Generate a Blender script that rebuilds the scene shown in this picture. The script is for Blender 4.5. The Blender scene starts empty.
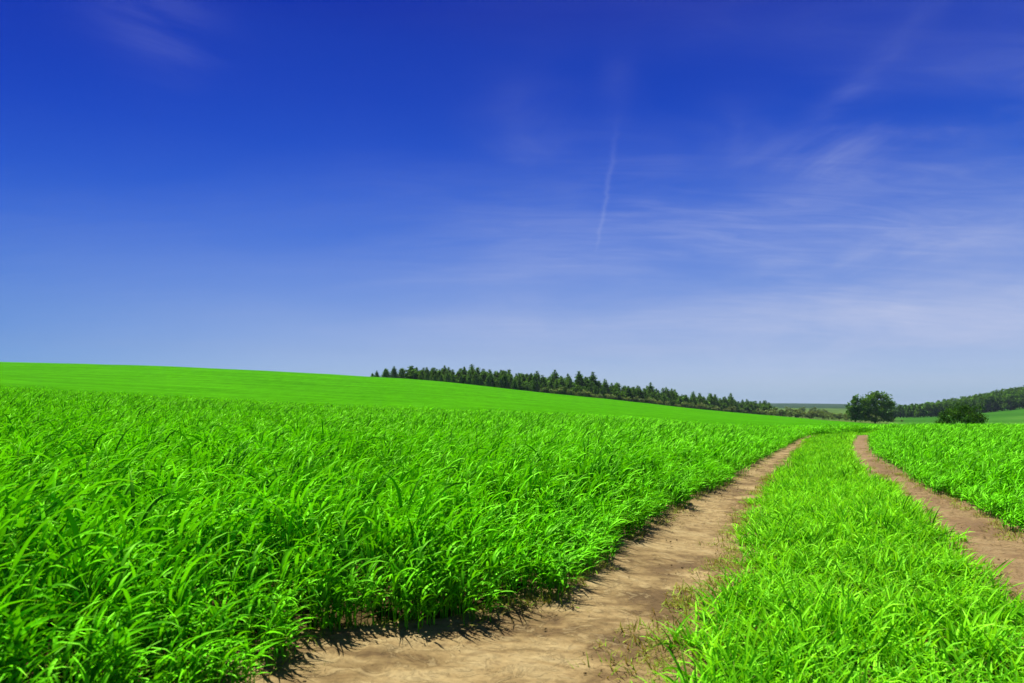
import bpy, math, random
import numpy as np
from mathutils import Vector
R = math.radians
rng = np.random.default_rng(7)
random.seed(7)
scene = bpy.context.scene
col = scene.collection

# ------------------------------------------------------------------ camera
H, F, HY = 1.0, 682.667, 407.0
cam_d = bpy.data.cameras.new('camera'); cam = bpy.data.objects.new('camera', cam_d); col.objects.link(cam)
cam.location = (0, 0, H); cam.rotation_euler = (R(90), 0, 0)
cam_d.lens = 24; cam_d.sensor_width = 36; cam_d.shift_y = (HY - 341.5) / 1024
cam_d.clip_start = 0.05; cam_d.clip_end = 30000
cam_d.dof.use_dof = True; cam_d.dof.focus_distance = 10; cam_d.dof.aperture_fstop = 4.0
scene.camera = cam

# ------------------------------------------------------------------ light
SUN_AZ, SUN_EL = -30.0, 64.0        # degrees from +Y towards +X, above the horizon
sd = Vector((math.sin(R(SUN_AZ)) * math.cos(R(SUN_EL)), math.cos(R(SUN_AZ)) * math.cos(R(SUN_EL)), math.sin(R(SUN_EL))))
sl = bpy.data.lights.new('sun', 'SUN'); sl.energy = 5.0; sl.angle = R(0.5); sl.color = (1.0, 0.955, 0.88)
so = bpy.data.objects.new('sun', sl); col.objects.link(so); so.rotation_euler = sd.to_track_quat('Z', 'Y').to_euler()
so.location = (0, 0, 50)

vs = scene.view_settings
vs.view_transform = 'Standard'; vs.look = 'None'; vs.exposure = 0.95; vs.gamma = 1.0; vs.use_curve_mapping = False
scene.render.engine = 'CYCLES'
cy = scene.cycles
cy.max_bounces = 6; cy.diffuse_bounces = 2; cy.glossy_bounces = 2; cy.transmission_bounces = 4; cy.transparent_max_bounces = 4
cy.volume_bounces = 0
cy.use_denoising = True
cy.caustics_reflective = False; cy.caustics_refractive = False

def N(nt, typ, **kw):
    n = nt.nodes.new(typ)
    for k, v in kw.items():
        if k.startswith('i_'):
            key = k[2:]
            n.inputs[int(key) if key.isdigit() else key].default_value = v
        else: setattr(n, k, v)
    return n

def M(nt, op, a, b=None, c=None, clamp=False):
    n = nt.nodes.new('ShaderNodeMath'); n.operation = op; n.use_clamp = clamp
    for i, v in enumerate((a, b, c)):
        if v is None: continue
        if isinstance(v, (int, float)): n.inputs[i].default_value = v
        else: nt.links.new(v, n.inputs[i])
    return n.outputs[0]

def smooth(nt, v, lo, hi):
    n = nt.nodes.new('ShaderNodeMapRange'); n.interpolation_type = 'SMOOTHSTEP'
    nt.links.new(v, n.inputs['Value']); n.inputs['From Min'].default_value = lo; n.inputs['From Max'].default_value = hi
    return n.outputs['Result']

def ramp(nt, fac, stops):
    n = nt.nodes.new('ShaderNodeValToRGB'); cr = n.color_ramp
    while len(cr.elements) < len(stops): cr.elements.new(0.5)
    for e, (p, c) in zip(cr.elements, stops): e.position = p; e.color = (*c, 1)
    nt.links.new(fac, n.inputs[0]); return n.outputs[0]

def mixc(nt, fac, a, b, mode='MIX'):
    n = nt.nodes.new('ShaderNodeMix'); n.data_type = 'RGBA'; n.blend_type = mode
    for key, v in (('Factor', fac), ('A', a), ('B', b)):
        s = n.inputs[0] if key == 'Factor' else n.inputs[6 if key == 'A' else 7]
        if isinstance(v, (int, float)): s.default_value = v
        elif isinstance(v, tuple): s.default_value = (*v, 1)
        else: nt.links.new(v, s)
    return n.outputs[2]

# ---- world: Nishita sky, deepened in view as through a polarising filter, with thin cirrus
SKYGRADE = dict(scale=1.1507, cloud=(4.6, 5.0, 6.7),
    stops=[(0.00333, (0.4362, 0.6592, 1.2)), (0.01, (0.4851, 0.6778, 1.2)), (0.02049, (0.5597, 0.6844, 1.121)), (0.0512, (0.5864, 0.6356, 0.9825)), (0.07884, (0.5453, 0.6044, 0.9614)), (0.11529, (0.4237, 0.5291, 0.9862)), (0.15098, (0.2322, 0.4046, 1.0)), (0.18573, (0.1218, 0.3071, 0.9898)), (0.2276, (0.0556, 0.2173, 0.9505)), (0.26747, (0.0339, 0.1647, 0.8929)), (0.30529, (0.0248, 0.134, 0.8373)), (0.33333, (0.0137, 0.0962, 0.7632)), (0.38889, (0.0155, 0.099, 0.7257)), (0.51111, (0.25, 0.27, 0.32)), (1.0, (0.34, 0.31, 0.29))])  # last two stops, overhead and out of view: lifted to neutral as added fill
world = bpy.data.worlds.new('World'); scene.world = world; world.use_nodes = True
nt = world.node_tree; nt.nodes.clear(); L = nt.links.new
sky = N(nt, 'ShaderNodeTexSky', sky_type='NISHITA', sun_disc=False, sun_elevation=R(SUN_EL), sun_rotation=R(SUN_AZ),
        altitude=300, air_density=1.0, dust_density=0.6, ozone_density=1.0)
tc = N(nt, 'ShaderNodeTexCoord')
sep = N(nt, 'ShaderNodeSeparateXYZ'); L(tc.outputs['Generated'], sep.inputs[0])
el = M(nt, 'ARCSINE', sep.outputs[2]); az = M(nt, 'ARCTAN2', sep.outputs[0], sep.outputs[1])
skyc = sky.outputs[0]
if SKYGRADE:
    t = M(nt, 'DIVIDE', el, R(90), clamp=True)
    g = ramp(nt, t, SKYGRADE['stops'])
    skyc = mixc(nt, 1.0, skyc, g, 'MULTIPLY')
    ta = N(nt, 'ShaderNodeMapRange'); ta.inputs['From Min'].default_value = R(-60); ta.inputs['From Max'].default_value = R(60); L(az, ta.inputs['Value'])
    skyc = mixc(nt, 1.0, skyc, ramp(nt, ta.outputs[0], [(.0, (.30, .48, .66)), (.19, (.33, .50, .66)), (.34, (.58, .65, .70)), (.5, (.73, .74, .735)), (.8, (.88, .87, .85)), (1., (.93, .92, .90))]), 'MULTIPLY')
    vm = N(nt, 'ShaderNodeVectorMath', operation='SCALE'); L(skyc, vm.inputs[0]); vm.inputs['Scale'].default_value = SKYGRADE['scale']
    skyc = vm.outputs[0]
    # cirrus
    elc = M(nt, 'ADD', M(nt, 'MAXIMUM', sep.outputs[2], 0.0), 0.12)
    px = M(nt, 'DIVIDE', sep.outputs[0], elc); py = M(nt, 'DIVIDE', sep.outputs[1], elc)
    cv = N(nt, 'ShaderNodeCombineXYZ'); L(px, cv.inputs[0]); L(py, cv.inputs[1])
    mp = N(nt, 'ShaderNodeMapping'); mp.inputs['Rotation'].default_value = (0, 0, R(-28)); mp.inputs['Scale'].default_value = (0.55, 1.5, 1)
    mp.inputs['Location'].default_value = (3.1, 1.7, 0)
    L(cv.outputs[0], mp.inputs[0])
    n1 = N(nt, 'ShaderNodeTexNoise', i_Scale=1.1, i_Detail=8.0, i_Roughness=0.62, i_Distortion=0.9); L(mp.outputs[0], n1.inputs['Vector'])
    n2 = N(nt, 'ShaderNodeTexNoise', i_Scale=0.6, i_Detail=3.0, i_Roughness=0.5, i_Distortion=0.3); L(cv.outputs[0], n2.inputs['Vector'])
    wisp = M(nt, 'MULTIPLY', smooth(nt, n1.outputs[0], 0.47, 0.80), smooth(nt, n2.outputs[0], 0.36, 0.66))
    side = M(nt, 'ADD', M(nt, 'MULTIPLY', smooth(nt, az, R(-30), R(30)), 0.90), 0.10)
    band = M(nt, 'MULTIPLY', smooth(nt, el, R(-1), R(6)), M(nt, 'SUBTRACT', 1.0, M(nt, 'MULTIPLY', smooth(nt, el, R(12), R(30)), 0.82)))
    cf = M(nt, 'MULTIPLY', M(nt, 'MULTIPLY', wisp, side), M(nt, 'MULTIPLY', band, 0.20))
    mpv = N(nt, 'ShaderNodeMapping'); mpv.inputs['Rotation'].default_value = (0, 0, R(-20)); mpv.inputs['Scale'].default_value = (0.8, 1.6, 1); mpv.inputs['Location'].default_value = (7.3, 2.2, 0)
    L(cv.outputs[0], mpv.inputs[0])
    nv = N(nt, 'ShaderNodeTexNoise', i_Scale=0.75, i_Detail=4.0, i_Roughness=0.5, i_Distortion=0.5); L(mpv.outputs[0], nv.inputs['Vector'])
    mpf = N(nt, 'ShaderNodeMapping'); mpf.inputs['Rotation'].default_value = (0, 0, R(-35)); mpf.inputs['Scale'].default_value = (1.2, 5.5, 1); L(cv.outputs[0], mpf.inputs[0])
    nf = N(nt, 'ShaderNodeTexNoise', i_Scale=1.6, i_Detail=9.0, i_Roughness=0.68, i_Distortion=1.1); L(mpf.outputs[0], nf.inputs['Vector'])
    veil = M(nt, 'MULTIPLY', smooth(nt, nv.outputs[0], .30, .60), M(nt, 'ADD', M(nt, 'MULTIPLY', smooth(nt, nf.outputs[0], .33, .75), .55), .45))
    vside = M(nt, 'ADD', M(nt, 'MULTIPLY', smooth(nt, az, R(-22), R(32)), .88), .12)
    vband = M(nt, 'MULTIPLY', smooth(nt, el, R(0), R(7)), M(nt, 'SUBTRACT', 1.0, M(nt, 'MULTIPLY', smooth(nt, el, R(12), R(26)), .88)))
    cf = M(nt, 'ADD', cf, M(nt, 'MULTIPLY', M(nt, 'MULTIPLY', veil, vside), M(nt, 'MULTIPLY', vband, .36)))
    # single wider soft puffs: (azimuth, elevation, width, height, tilt, strength) in degrees
    n3 = N(nt, 'ShaderNodeTexNoise', i_Scale=5.0, i_Detail=6.0, i_Roughness=0.6, i_Distortion=0.6); 
    mp3 = N(nt, 'ShaderNodeMapping'); mp3.inputs['Scale'].default_value = (0.8, 0.8, 2.2); mp3.inputs['Rotation'].default_value=(0, R(12), 0)
    L(tc.outputs['Generated'], mp3.inputs[0]); L(mp3.outputs[0], n3.inputs['Vector'])
    tot = cf
    for a0, e0, w, h, ti, s in ((25.0, 18.6, 4.2, 2.0, 8, .33), (33.0, 18.6, 6.5, 1.2, 12, .20), (27.5, 23.4, 5.0, 1.0, 36, .10), (19.0, 19.8, 3.0, 2.2, -40, .15),
                                (31.0, 11.5, 6.0, 2.0, 5, .25), (22.0, 10.2, 9.0, .9, 3, .16), (-27.5, 26.3, 4.6, 3.4, -30, .09), (1.0, 21.5, 3.6, 3.8, -50, .07),
                                (0.5, 13.2, 4.0, 3.2, 30, .10), (34, 6.5, 14, 3.0, 2, .26), (22, 4.6, 18, 2.6, 0, .24), (-2, 7.5, 14, 2.2, 2, .14), (8.8, 25.0, 1.4, 3.2, -5, .04)):
        dx = M(nt, 'SUBTRACT', az, R(a0)); dy = M(nt, 'SUBTRACT', el, R(e0))
        c, s_ = math.cos(R(ti)), math.sin(R(ti))
        xx = M(nt, 'DIVIDE', M(nt, 'ADD', M(nt, 'MULTIPLY', dx, c), M(nt, 'MULTIPLY', dy, s_)), R(w))
        yy = M(nt, 'DIVIDE', M(nt, 'SUBTRACT', M(nt, 'MULTIPLY', dy, c), M(nt, 'MULTIPLY', dx, s_)), R(h))
        d2 = M(nt, 'ADD', M(nt, 'MULTIPLY', xx, xx), M(nt, 'MULTIPLY', yy, yy))
        b = M(nt, 'EXPONENT', M(nt, 'MULTIPLY', d2, -1.0))
        tot = M(nt, 'ADD', tot, M(nt, 'MULTIPLY', b, M(nt, 'MULTIPLY', smooth(nt, n3.outputs[0], 0.34, 0.72), s)))
    # vapour trail: a thin wavering line between two directions
    (a1, e1), (a2, e2) = (R(7.0), R(12.3)), (R(9.1), R(24.0))
    ax, ay = a2 - a1, e2 - e1; ll = math.hypot(ax, ay)
    qx = M(nt, 'SUBTRACT', az, a1); qy = M(nt, 'SUBTRACT', el, e1)
    al = M(nt, 'DIVIDE', M(nt, 'ADD', M(nt, 'MULTIPLY', qx, ax / ll), M(nt, 'MULTIPLY', qy, ay / ll)), ll)
    pr = M(nt, 'SUBTRACT', M(nt, 'MULTIPLY', qx, ay / ll), M(nt, 'MULTIPLY', qy, ax / ll))
    n4 = N(nt, 'ShaderNodeTexNoise', noise_dimensions='1D', i_Scale=9.0, i_Detail=3.0); L(al, n4.inputs['W'])
    pr = M(nt, 'ADD', pr, M(nt, 'MULTIPLY', M(nt, 'SUBTRACT', n4.outputs[0], 0.5), R(0.75)))
    wd = M(nt, 'ADD', M(nt, 'MULTIPLY', al, R(0.16)), R(0.12))
    k = M(nt, 'DIVIDE', pr, wd)
    tr = M(nt, 'EXPONENT', M(nt, 'MULTIPLY', M(nt, 'MULTIPLY', k, k), -1.0))
    tr = M(nt, 'MULTIPLY', tr, M(nt, 'MULTIPLY', smooth(nt, al, 0.0, 0.14), M(nt, 'SUBTRACT', 1.0, smooth(nt, al, 0.35, 1.0))))
    tot = M(nt, 'ADD', tot, M(nt, 'MULTIPLY', tr, 0.09))
    tot = M(nt, 'MINIMUM', tot, 0.8)
    s = SKYGRADE['cloud']
    skyc = mixc(nt, tot, skyc, s)
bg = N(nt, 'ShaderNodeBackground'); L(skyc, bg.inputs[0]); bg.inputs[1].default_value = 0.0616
wo = N(nt, 'ShaderNodeOutputWorld'); L(bg.outputs[0], wo.inputs[0])

# ------------------------------------------------------------------ terrain
KY = np.array([0, 10, 20, 30, 40, 55, 80, 110, 180, 300, 400, 600, 800, 1200, 2000, 4000, 6500], float)
COLS = np.array([-900, -400, 0, 190, 370, 450, 520, 590, 700, 760, 820, 870, 930, 985, 1024, 1200, 1900], float)
G40  = np.array([360, 372, 392, 403, 412.2, 415, 417.5, 420, 428.5, 431.5, 433, 433, 432, 432, 432, 431, 430], float)
SKYL = np.array([352, 353, 362.3, 368, 377.2, 382.5, 391, 397.5, 409.5, 415, 419.5, 424.5, 426, 426, 426, 426, 426], float)
G400 = np.array([362, 363, 370, 376, 384, 389, 396, 401, 412, 417, 420, 421.5, 423.5, 423, 422, 420, 415], float)
G600 = np.array([375, 376, 382, 387, 394, 398, 403, 406, 413, 416, 417, 417.5, 417.4, 412.5, 407.5, 397, 385], float)
G800 = np.array([385, 386, 390, 394, 400, 403, 406, 408, 411, 412.5, 414, 414, 414, 405, 397.5, 386, 374], float)
G1200= np.array([400, 400, 402, 404, 406, 407, 408, 408.5, 409, 409.5, 410, 411, 412, 409, 402, 394, 384], float)
G2000= np.array([407, 407, 407, 407, 407, 407, 407, 407, 407, 407, 407, 407.5, 408, 408, 405, 402, 396], float)
G4000= np.array([405, 405, 405, 405, 405, 405, 405, 405, 404.5, 403.2, 403.6, 404.6, 406, 406, 406, 406, 406], float)
G6500= np.array([406.5]*17, float)

def pchip_slopes(x, y):
    h = np.diff(x); d = np.diff(y, axis=-1) / h
    m = np.zeros_like(y)
    w1 = 2*h[1:] + h[:-1]; w2 = h[1:] + 2*h[:-1]
    with np.errstate(divide='ignore', invalid='ignore'):
        mm = (w1 + w2) / (w1 / d[..., :-1] + w2 / d[..., 1:])
    ok = (d[..., :-1] * d[..., 1:]) > 0
    m[..., 1:-1] = np.where(ok, mm, 0)
    m[..., 0] = d[..., 0]; m[..., -1] = d[..., -1]
    return m
def hermite(x, y, m, q, rowwise):
    i = np.clip(np.searchsorted(x, q) - 1, 0, len(x) - 2)
    h = x[i+1] - x[i]; t = (q - x[i]) / h
    if rowwise:
        r = np.arange(len(q)); y0, y1, m0, m1 = y[r, i], y[r, i+1], m[r, i], m[r, i+1]
    else: y0, y1, m0, m1 = y[i], y[i+1], m[i], m[i+1]
    t2, t3 = t*t, t*t*t
    return (2*t3-3*t2+1)*y0 + (t3-2*t2+t)*h*m0 + (-2*t3+3*t2)*y1 + (t3-t2)*h*m1
def ci(arr, px):
    # smooth (C2-ish) interpolation over columns: average of shifted pchip samples
    m = pchip_slopes(COLS, arr); out = 0
    for o, w in ((-40, .2), (-20, .2), (0, .2), (20, .2), (40, .2)):
        out = out + w * hermite(COLS, arr, m, np.clip(px + o, COLS[0], COLS[-1]), False)
    return out
def terrain(X, Y):
    X = np.atleast_1d(np.asarray(X, float)).ravel(); Y = np.atleast_1d(np.asarray(Y, float)).ravel()
    Rr = np.sqrt(np.maximum(Y, 0)**2 + 9.0)
    px = 512 + F * np.clip(X / Rr, -2.05, 2.02)
    g40 = ci(G40, px); sk = ci(SKYL, px)
    g40 = g40 + 3 * np.clip((860 - px) / 120, 0, 1); top = g40 - 7.2
    ys = {40: g40, 55: g40 - .6, 80: top + 6.5, 110: top + 3.0, 180: top * .5 + sk * .5 + .8, 300: sk, 400: ci(G400, px), 600: ci(G600, px),
          800: ci(G800, px), 1200: ci(G1200, px), 2000: ci(G2000, px), 4000: ci(G4000, px), 6500: ci(G6500, px)}
    z40 = 1 + (HY - g40) / F * 40
    Z = np.zeros((len(X), len(KY)))
    for j, y in enumerate(KY):
        Z[:, j] = z40 * y / 40 if y <= 40 else 1 + (HY - ys[int(y)]) / F * y
    m = pchip_slopes(KY, Z)
    return hermite(KY, Z, m, np.clip(Rr, 0, 6500), True)

def px2w(pts):
    out = []
    for x, y in pts:
        u, v = (x - 512) / F, (HY - y) / F
        Y = np.linspace(1.0, 60, 1200)
        d = (H + v * Y) - terrain(u * Y, Y)
        k = np.argmax(d < 0) if (d < 0).any() else len(Y) - 1
        Yk = Y[k]; out.append((Yk, u * Yk))
    out = np.array(out)[::-1] if out[0][0] > out[-1][0] else np.array(out)
    return out
# wheel track edges, as X(Y) on the ground
LL = px2w([(262, 683), (276, 655), (300, 640), (330, 632), (362, 628), (417, 622), (475, 617), (543, 600), (585, 572), (628, 536), (661, 521), (700, 498), (747, 472), (778, 452), (800, 440)])
LR = px2w([(643, 683), (664, 647), (679, 620), (702, 589), (726, 567), (731, 547), (741, 524), (753, 500), (765, 485), (777, 470), (790, 456), (804, 441)])
RL = px2w([(1021.6, 593), (1006, 579.5), (986, 564), (964, 544), (947, 527), (927, 513), (907, 494), (892, 483), (876, 473), (862, 461), (853, 450), (852, 441)])
RR_ = px2w([(1024, 540), (1000, 527), (982, 516), (960, 503), (934, 495), (920, 486), (907, 477.5), (886, 466.5), (875, 459), (868, 451), (867, 440)])
def fin(a, back, fwd):
    a = a[np.argsort(a[:, 0])]
    keep = [0]
    for i in range(1, len(a)):
        if a[i, 0] > a[keep[-1], 0] + 0.02: keep.append(i)
    a = a[keep]
    return np.vstack([back, a, fwd])
yl = LL[:, 0].max(); xl = LL[-1, 1]; 
LL = fin(LL, [(-12, -7.6), (0, -2.0)], [(36, 15.6), (39, 19.5), (42, 27), (45.5, 45), (47.5, 75)])
LR = fin(LR, [(-12, -6.4), (0, -.75)], [(35, 15.6), (38, 19.8), (41, 27.5), (44.5, 45), (46.5, 75)])
RL = fin(RL, [(-12, -4.6), (0, 1.15)], [(35, 17.6), (37, 21), (39.5, 28), (43, 45), (45, 75)])
RR_ = fin(RR_, [(-12, -3.2), (0, 2.4)], [(34, 17.8), (36, 21.5), (38.5, 28.5), (42, 45), (44, 75)])
def edge(a, Y): return np.interp(Y, a[:, 0], a[:, 1])

# lattice value noise
_tab = rng.random(65536)
def vnoise(x, y, s=0):
    xi = np.floor(x).astype(np.int64); yi = np.floor(y).astype(np.int64)
    fx = x - xi; fy = y - yi; fx = fx*fx*(3-2*fx); fy = fy*fy*(3-2*fy)
    def h(a, b): return _tab[((a * 73856093) ^ (b * 19349663) ^ (s * 83492791)) & 65535]
    return (h(xi, yi)*(1-fx) + h(xi+1, yi)*fx)*(1-fy) + (h(xi, yi+1)*(1-fx) + h(xi+1, yi+1)*fx)*fy
def fbm(x, y, o=4, s=0):
    v = 0; a = .5
    for i in range(o):
        v = v + a * vnoise(x * 2**i, y * 2**i, s + i); a *= .5
    return v / (1 - .5**o)

# ------------------------------------------------------------------ mesh helpers
def mesh_np(name, V, Fq, tri=None, attrs=None, smooth_=True):
    me = bpy.data.meshes.new(name)
    V = np.asarray(V, np.float32).reshape(-1, 3)
    Fq = np.asarray(Fq, np.int32); n = Fq.shape[1]
    me.vertices.add(len(V)); me.vertices.foreach_set('co', V.ravel())
    me.loops.add(Fq.size); me.loops.foreach_set('vertex_index', Fq.ravel())
    me.polygons.add(len(Fq)); me.polygons.foreach_set('loop_start', np.arange(0, Fq.size, n, dtype=np.int32))
    if attrs:
        for k, v in attrs.items():
            a = me.attributes.new(k, 'FLOAT', 'POINT'); a.data.foreach_set('value', np.asarray(v, np.float32).ravel())
    me.update(calc_edges=True)
    me.polygons.foreach_set('use_smooth', np.full(len(Fq), smooth_))
    return me
def grid_faces(nr, nc):
    i = np.arange(nr - 1)[:, None] * nc + np.arange(nc - 1)[None, :]
    return np.stack([i, i + 1, i + nc + 1, i + nc], -1).reshape(-1, 4)
def link(name, me, mat=None, parent=None, kind=None, label=None, cat=None, group=None, loc=None):
    o = bpy.data.objects.new(name, me); col.objects.link(o)
    if mat: me.materials.append(mat)
    if parent: o.parent = parent
    if loc is not None: o.location = loc
    for k, v in (('kind', kind), ('label', label), ('category', cat), ('group', group)):
        if v: o[k] = v
    return o

# ------------------------------------------------------------------ materials
def new_mat(name):
    m = bpy.data.materials.new(name); m.use_nodes = True; t = m.node_tree; t.nodes.clear(); return m, t
def leaf_mat(name, dark, light, trans=0.34, gloss=0.045, rough=0.5, base=None, tipc=None, var=0.10, patch=True):
    """thin leaf: diffuse + light passing through + a soft sheen; colour varies per blade and per plant"""
    m, t = new_mat(name); L = t.links.new
    a = N(t, 'ShaderNodeAttribute', attribute_name='rnd'); b = N(t, 'ShaderNodeAttribute', attribute_name='along')
    oi = N(t, 'ShaderNodeObjectInfo')
    f = smooth(t, M(t, 'ADD', M(t, 'MULTIPLY', a.outputs['Fac'], 0.72), M(t, 'MULTIPLY', oi.outputs['Random'], 0.28)), .12, .92)
    c = mixc(t, f, dark, light)
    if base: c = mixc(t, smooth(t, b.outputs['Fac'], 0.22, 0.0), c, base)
    if tipc: c = mixc(t, M(t, 'MULTIPLY', smooth(t, b.outputs['Fac'], 0.86, 1.0), M(t, 'GREATER_THAN', a.outputs['Fac'], 0.72)), c, tipc)
    if patch:
        gp = N(t, 'ShaderNodeNewGeometry'); n = N(t, 'ShaderNodeTexNoise', i_Scale=0.35, i_Detail=3.0); L(gp.outputs['Position'], n.inputs['Vector'])
        hs = N(t, 'ShaderNodeHueSaturation'); L(c, hs.inputs['Color'])
        L(M(t, 'ADD', M(t, 'MULTIPLY', n.outputs[0], var * 4), 1 - var * 2), hs.inputs['Value']); c = hs.outputs[0]
    d = N(t, 'ShaderNodeBsdfDiffuse'); L(c, d.inputs[0])
    tr = N(t, 'ShaderNodeBsdfTranslucent'); ct = mixc(t, 1.0, c, (1.25, 1.0, 0.6), 'MULTIPLY'); L(ct, tr.inputs[0])
    mx = N(t, 'ShaderNodeMixShader'); mx.inputs[0].default_value = trans; L(d.outputs[0], mx.inputs[1]); L(tr.outputs[0], mx.inputs[2])
    g = N(t, 'ShaderNodeBsdfGlossy'); g.inputs['Roughness'].default_value = rough; g.inputs[0].default_value = (.42, .95, .12, 1)
    m2 = N(t, 'ShaderNodeMixShader'); m2.inputs[0].default_value = gloss; L(mx.outputs[0], m2.inputs[1]); L(g.outputs[0], m2.inputs[2])
    o = N(t, 'ShaderNodeOutputMaterial'); L(m2.outputs[0], o.inputs[0]); return m

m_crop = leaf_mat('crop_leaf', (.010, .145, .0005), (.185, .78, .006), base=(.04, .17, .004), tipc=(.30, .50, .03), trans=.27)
m_strip = leaf_mat('strip_leaf', (.028, .22, .001), (.27, .82, .014), trans=.32, base=(.10, .28, .01), tipc=(.45, .50, .12))
m_dry = leaf_mat('dry_leaf', (.26, .21, .05), (.20, .36, .02), trans=.25, gloss=.03, patch=False)
m_conif = leaf_mat('conifer_foliage', (.028, .10, .010), (.125, .27, .038), trans=.25, gloss=.03, patch=False)
m_decid = leaf_mat('tree_foliage', (.030, .100, .008), (.095, .22, .018), trans=.35, gloss=.04, patch=False)
m_olive = leaf_mat('shrub_foliage', (.08, .15, .04), (.22, .30, .10), trans=.35, gloss=.03, patch=False)
m_bush = leaf_mat('bush_foliage', (.016, .060, .005), (.055, .155, .010), trans=.35, gloss=.04, patch=False)

def bark():
    m, t = new_mat('bark'); L = t.links.new
    n = N(t, 'ShaderNodeTexNoise', i_Scale=6.0, i_Detail=5.0); c = ramp(t, n.outputs[0], [(.3, (.05, .035, .022)), (.7, (.13, .10, .07))])
    p = N(t, 'ShaderNodeBsdfPrincipled', i_Roughness=.9); L(c, p.inputs['Base Color'])
    o = N(t, 'ShaderNodeOutputMaterial'); L(p.outputs[0], o.inputs[0]); return m
m_bark = bark()

def dirt_mat():
    m, t = new_mat('packed_dirt'); L = t.links.new
    g = N(t, 'ShaderNodeNewGeometry')
    ac = N(t, 'ShaderNodeAttribute', attribute_name='across'); dm = N(t, 'ShaderNodeAttribute', attribute_name='damp')
    n1 = N(t, 'ShaderNodeTexNoise', i_Scale=1.7, i_Detail=7.0, i_Roughness=.62, i_Distortion=.5); L(g.outputs['Position'], n1.inputs['Vector'])
    mp = N(t, 'ShaderNodeMapping'); mp.inputs['Rotation'].default_value = (0, 0, R(25)); mp.inputs['Scale'].default_value = (4.0, 7.0, 1); L(g.outputs['Position'], mp.inputs[0])
    n2 = N(t, 'ShaderNodeTexNoise', i_Scale=1.0, i_Detail=5.0, i_Roughness=.6, i_Distortion=1.2); L(mp.outputs[0], n2.inputs['Vector'])
    n3 = N(t, 'ShaderNodeTexNoise', i_Scale=26.0, i_Detail=9.0, i_Roughness=.78); L(g.outputs['Position'], n3.inputs['Vector'])
    f = M(t, 'ADD', M(t, 'MULTIPLY', n1.outputs[0], .55), M(t, 'MULTIPLY', n2.outputs[0], .45))
    f = M(t, 'ADD', M(t, 'MULTIPLY', M(t, 'SUBTRACT', f, .5), 1.45), .5)
    f = M(t, 'SUBTRACT', M(t, 'ADD', f, .055), M(t, 'MULTIPLY', dm.outputs['Fac'], .22))
    c = ramp(t, f, [(.30, (.090, .056, .020)), (.40, (.130, .084, .030)), (.46, (.175, .120, .045)), (.52, (.218, .153, .061)), (.59, (.255, .186, .078)), (.72, (.30, .23, .105))])
    c = mixc(t, .5, c, ramp(t, n3.outputs[0], [(.3, (.25, .25, .25)), (.7, (.72, .72, .72))]), 'OVERLAY')
    n6 = N(t, 'ShaderNodeTexNoise', i_Scale=7.0, i_Detail=8.0, i_Roughness=.66, i_Distortion=1.6); L(g.outputs['Position'], n6.inputs['Vector'])
    c = mixc(t, M(t, 'MULTIPLY', smooth(t, n6.outputs[0], .55, .62), .38), c, (.30, .235, .11))
    c = mixc(t, M(t, 'MULTIPLY', smooth(t, n6.outputs[0], .44, .37), .50), c, (.105, .068, .026))
    n5 = N(t, 'ShaderNodeTexNoise', i_Scale=.5, i_Detail=3.0); L(g.outputs['Position'], n5.inputs['Vector'])
    c = mixc(t, M(t, 'MULTIPLY', smooth(t, ac.outputs['Fac'], 0.6, 1.0), .5), c, (.165, .125, .036))
    br = N(t, 'ShaderNodeAttribute', attribute_name='brown'); c = mixc(t, M(t, 'MULTIPLY', br.outputs['Fac'], .55), c, (.15, .092, .044))
    n4 = N(t, 'ShaderNodeTexVoronoi', i_Scale=26.0); L(g.outputs['Position'], n4.inputs['Vector'])
    pebb = smooth(t, n4.outputs['Distance'], .12, .05)
    c = mixc(t, M(t, 'MULTIPLY', pebb, M(t, 'MULTIPLY', smooth(t, n5.outputs[0], .5, .62), .6)), c, (.12, .05, .025))
    p = N(t, 'ShaderNodeBsdfPrincipled', i_Roughness=.92); p.inputs['Specular IOR Level'].default_value = .2; L(c, p.inputs['Base Color'])
    bh = M(t, 'ADD', M(t, 'ADD', M(t, 'MULTIPLY', smooth(t, n6.outputs[0], .5, .6), .004), M(t, 'MULTIPLY', n2.outputs[0], .008)), M(t, 'ADD', M(t, 'MULTIPLY', n3.outputs[0], .007), M(t, 'MULTIPLY', n1.outputs[0], .016)))
    b = N(t, 'ShaderNodeBump', i_Strength=.9, i_Distance=1.0); L(bh, b.inputs['Height']); L(b.outputs[0], p.inputs['Normal'])
    o = N(t, 'ShaderNodeOutputMaterial'); L(p.outputs[0], o.inputs[0]); return m
m_dirt = dirt_mat()

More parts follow.
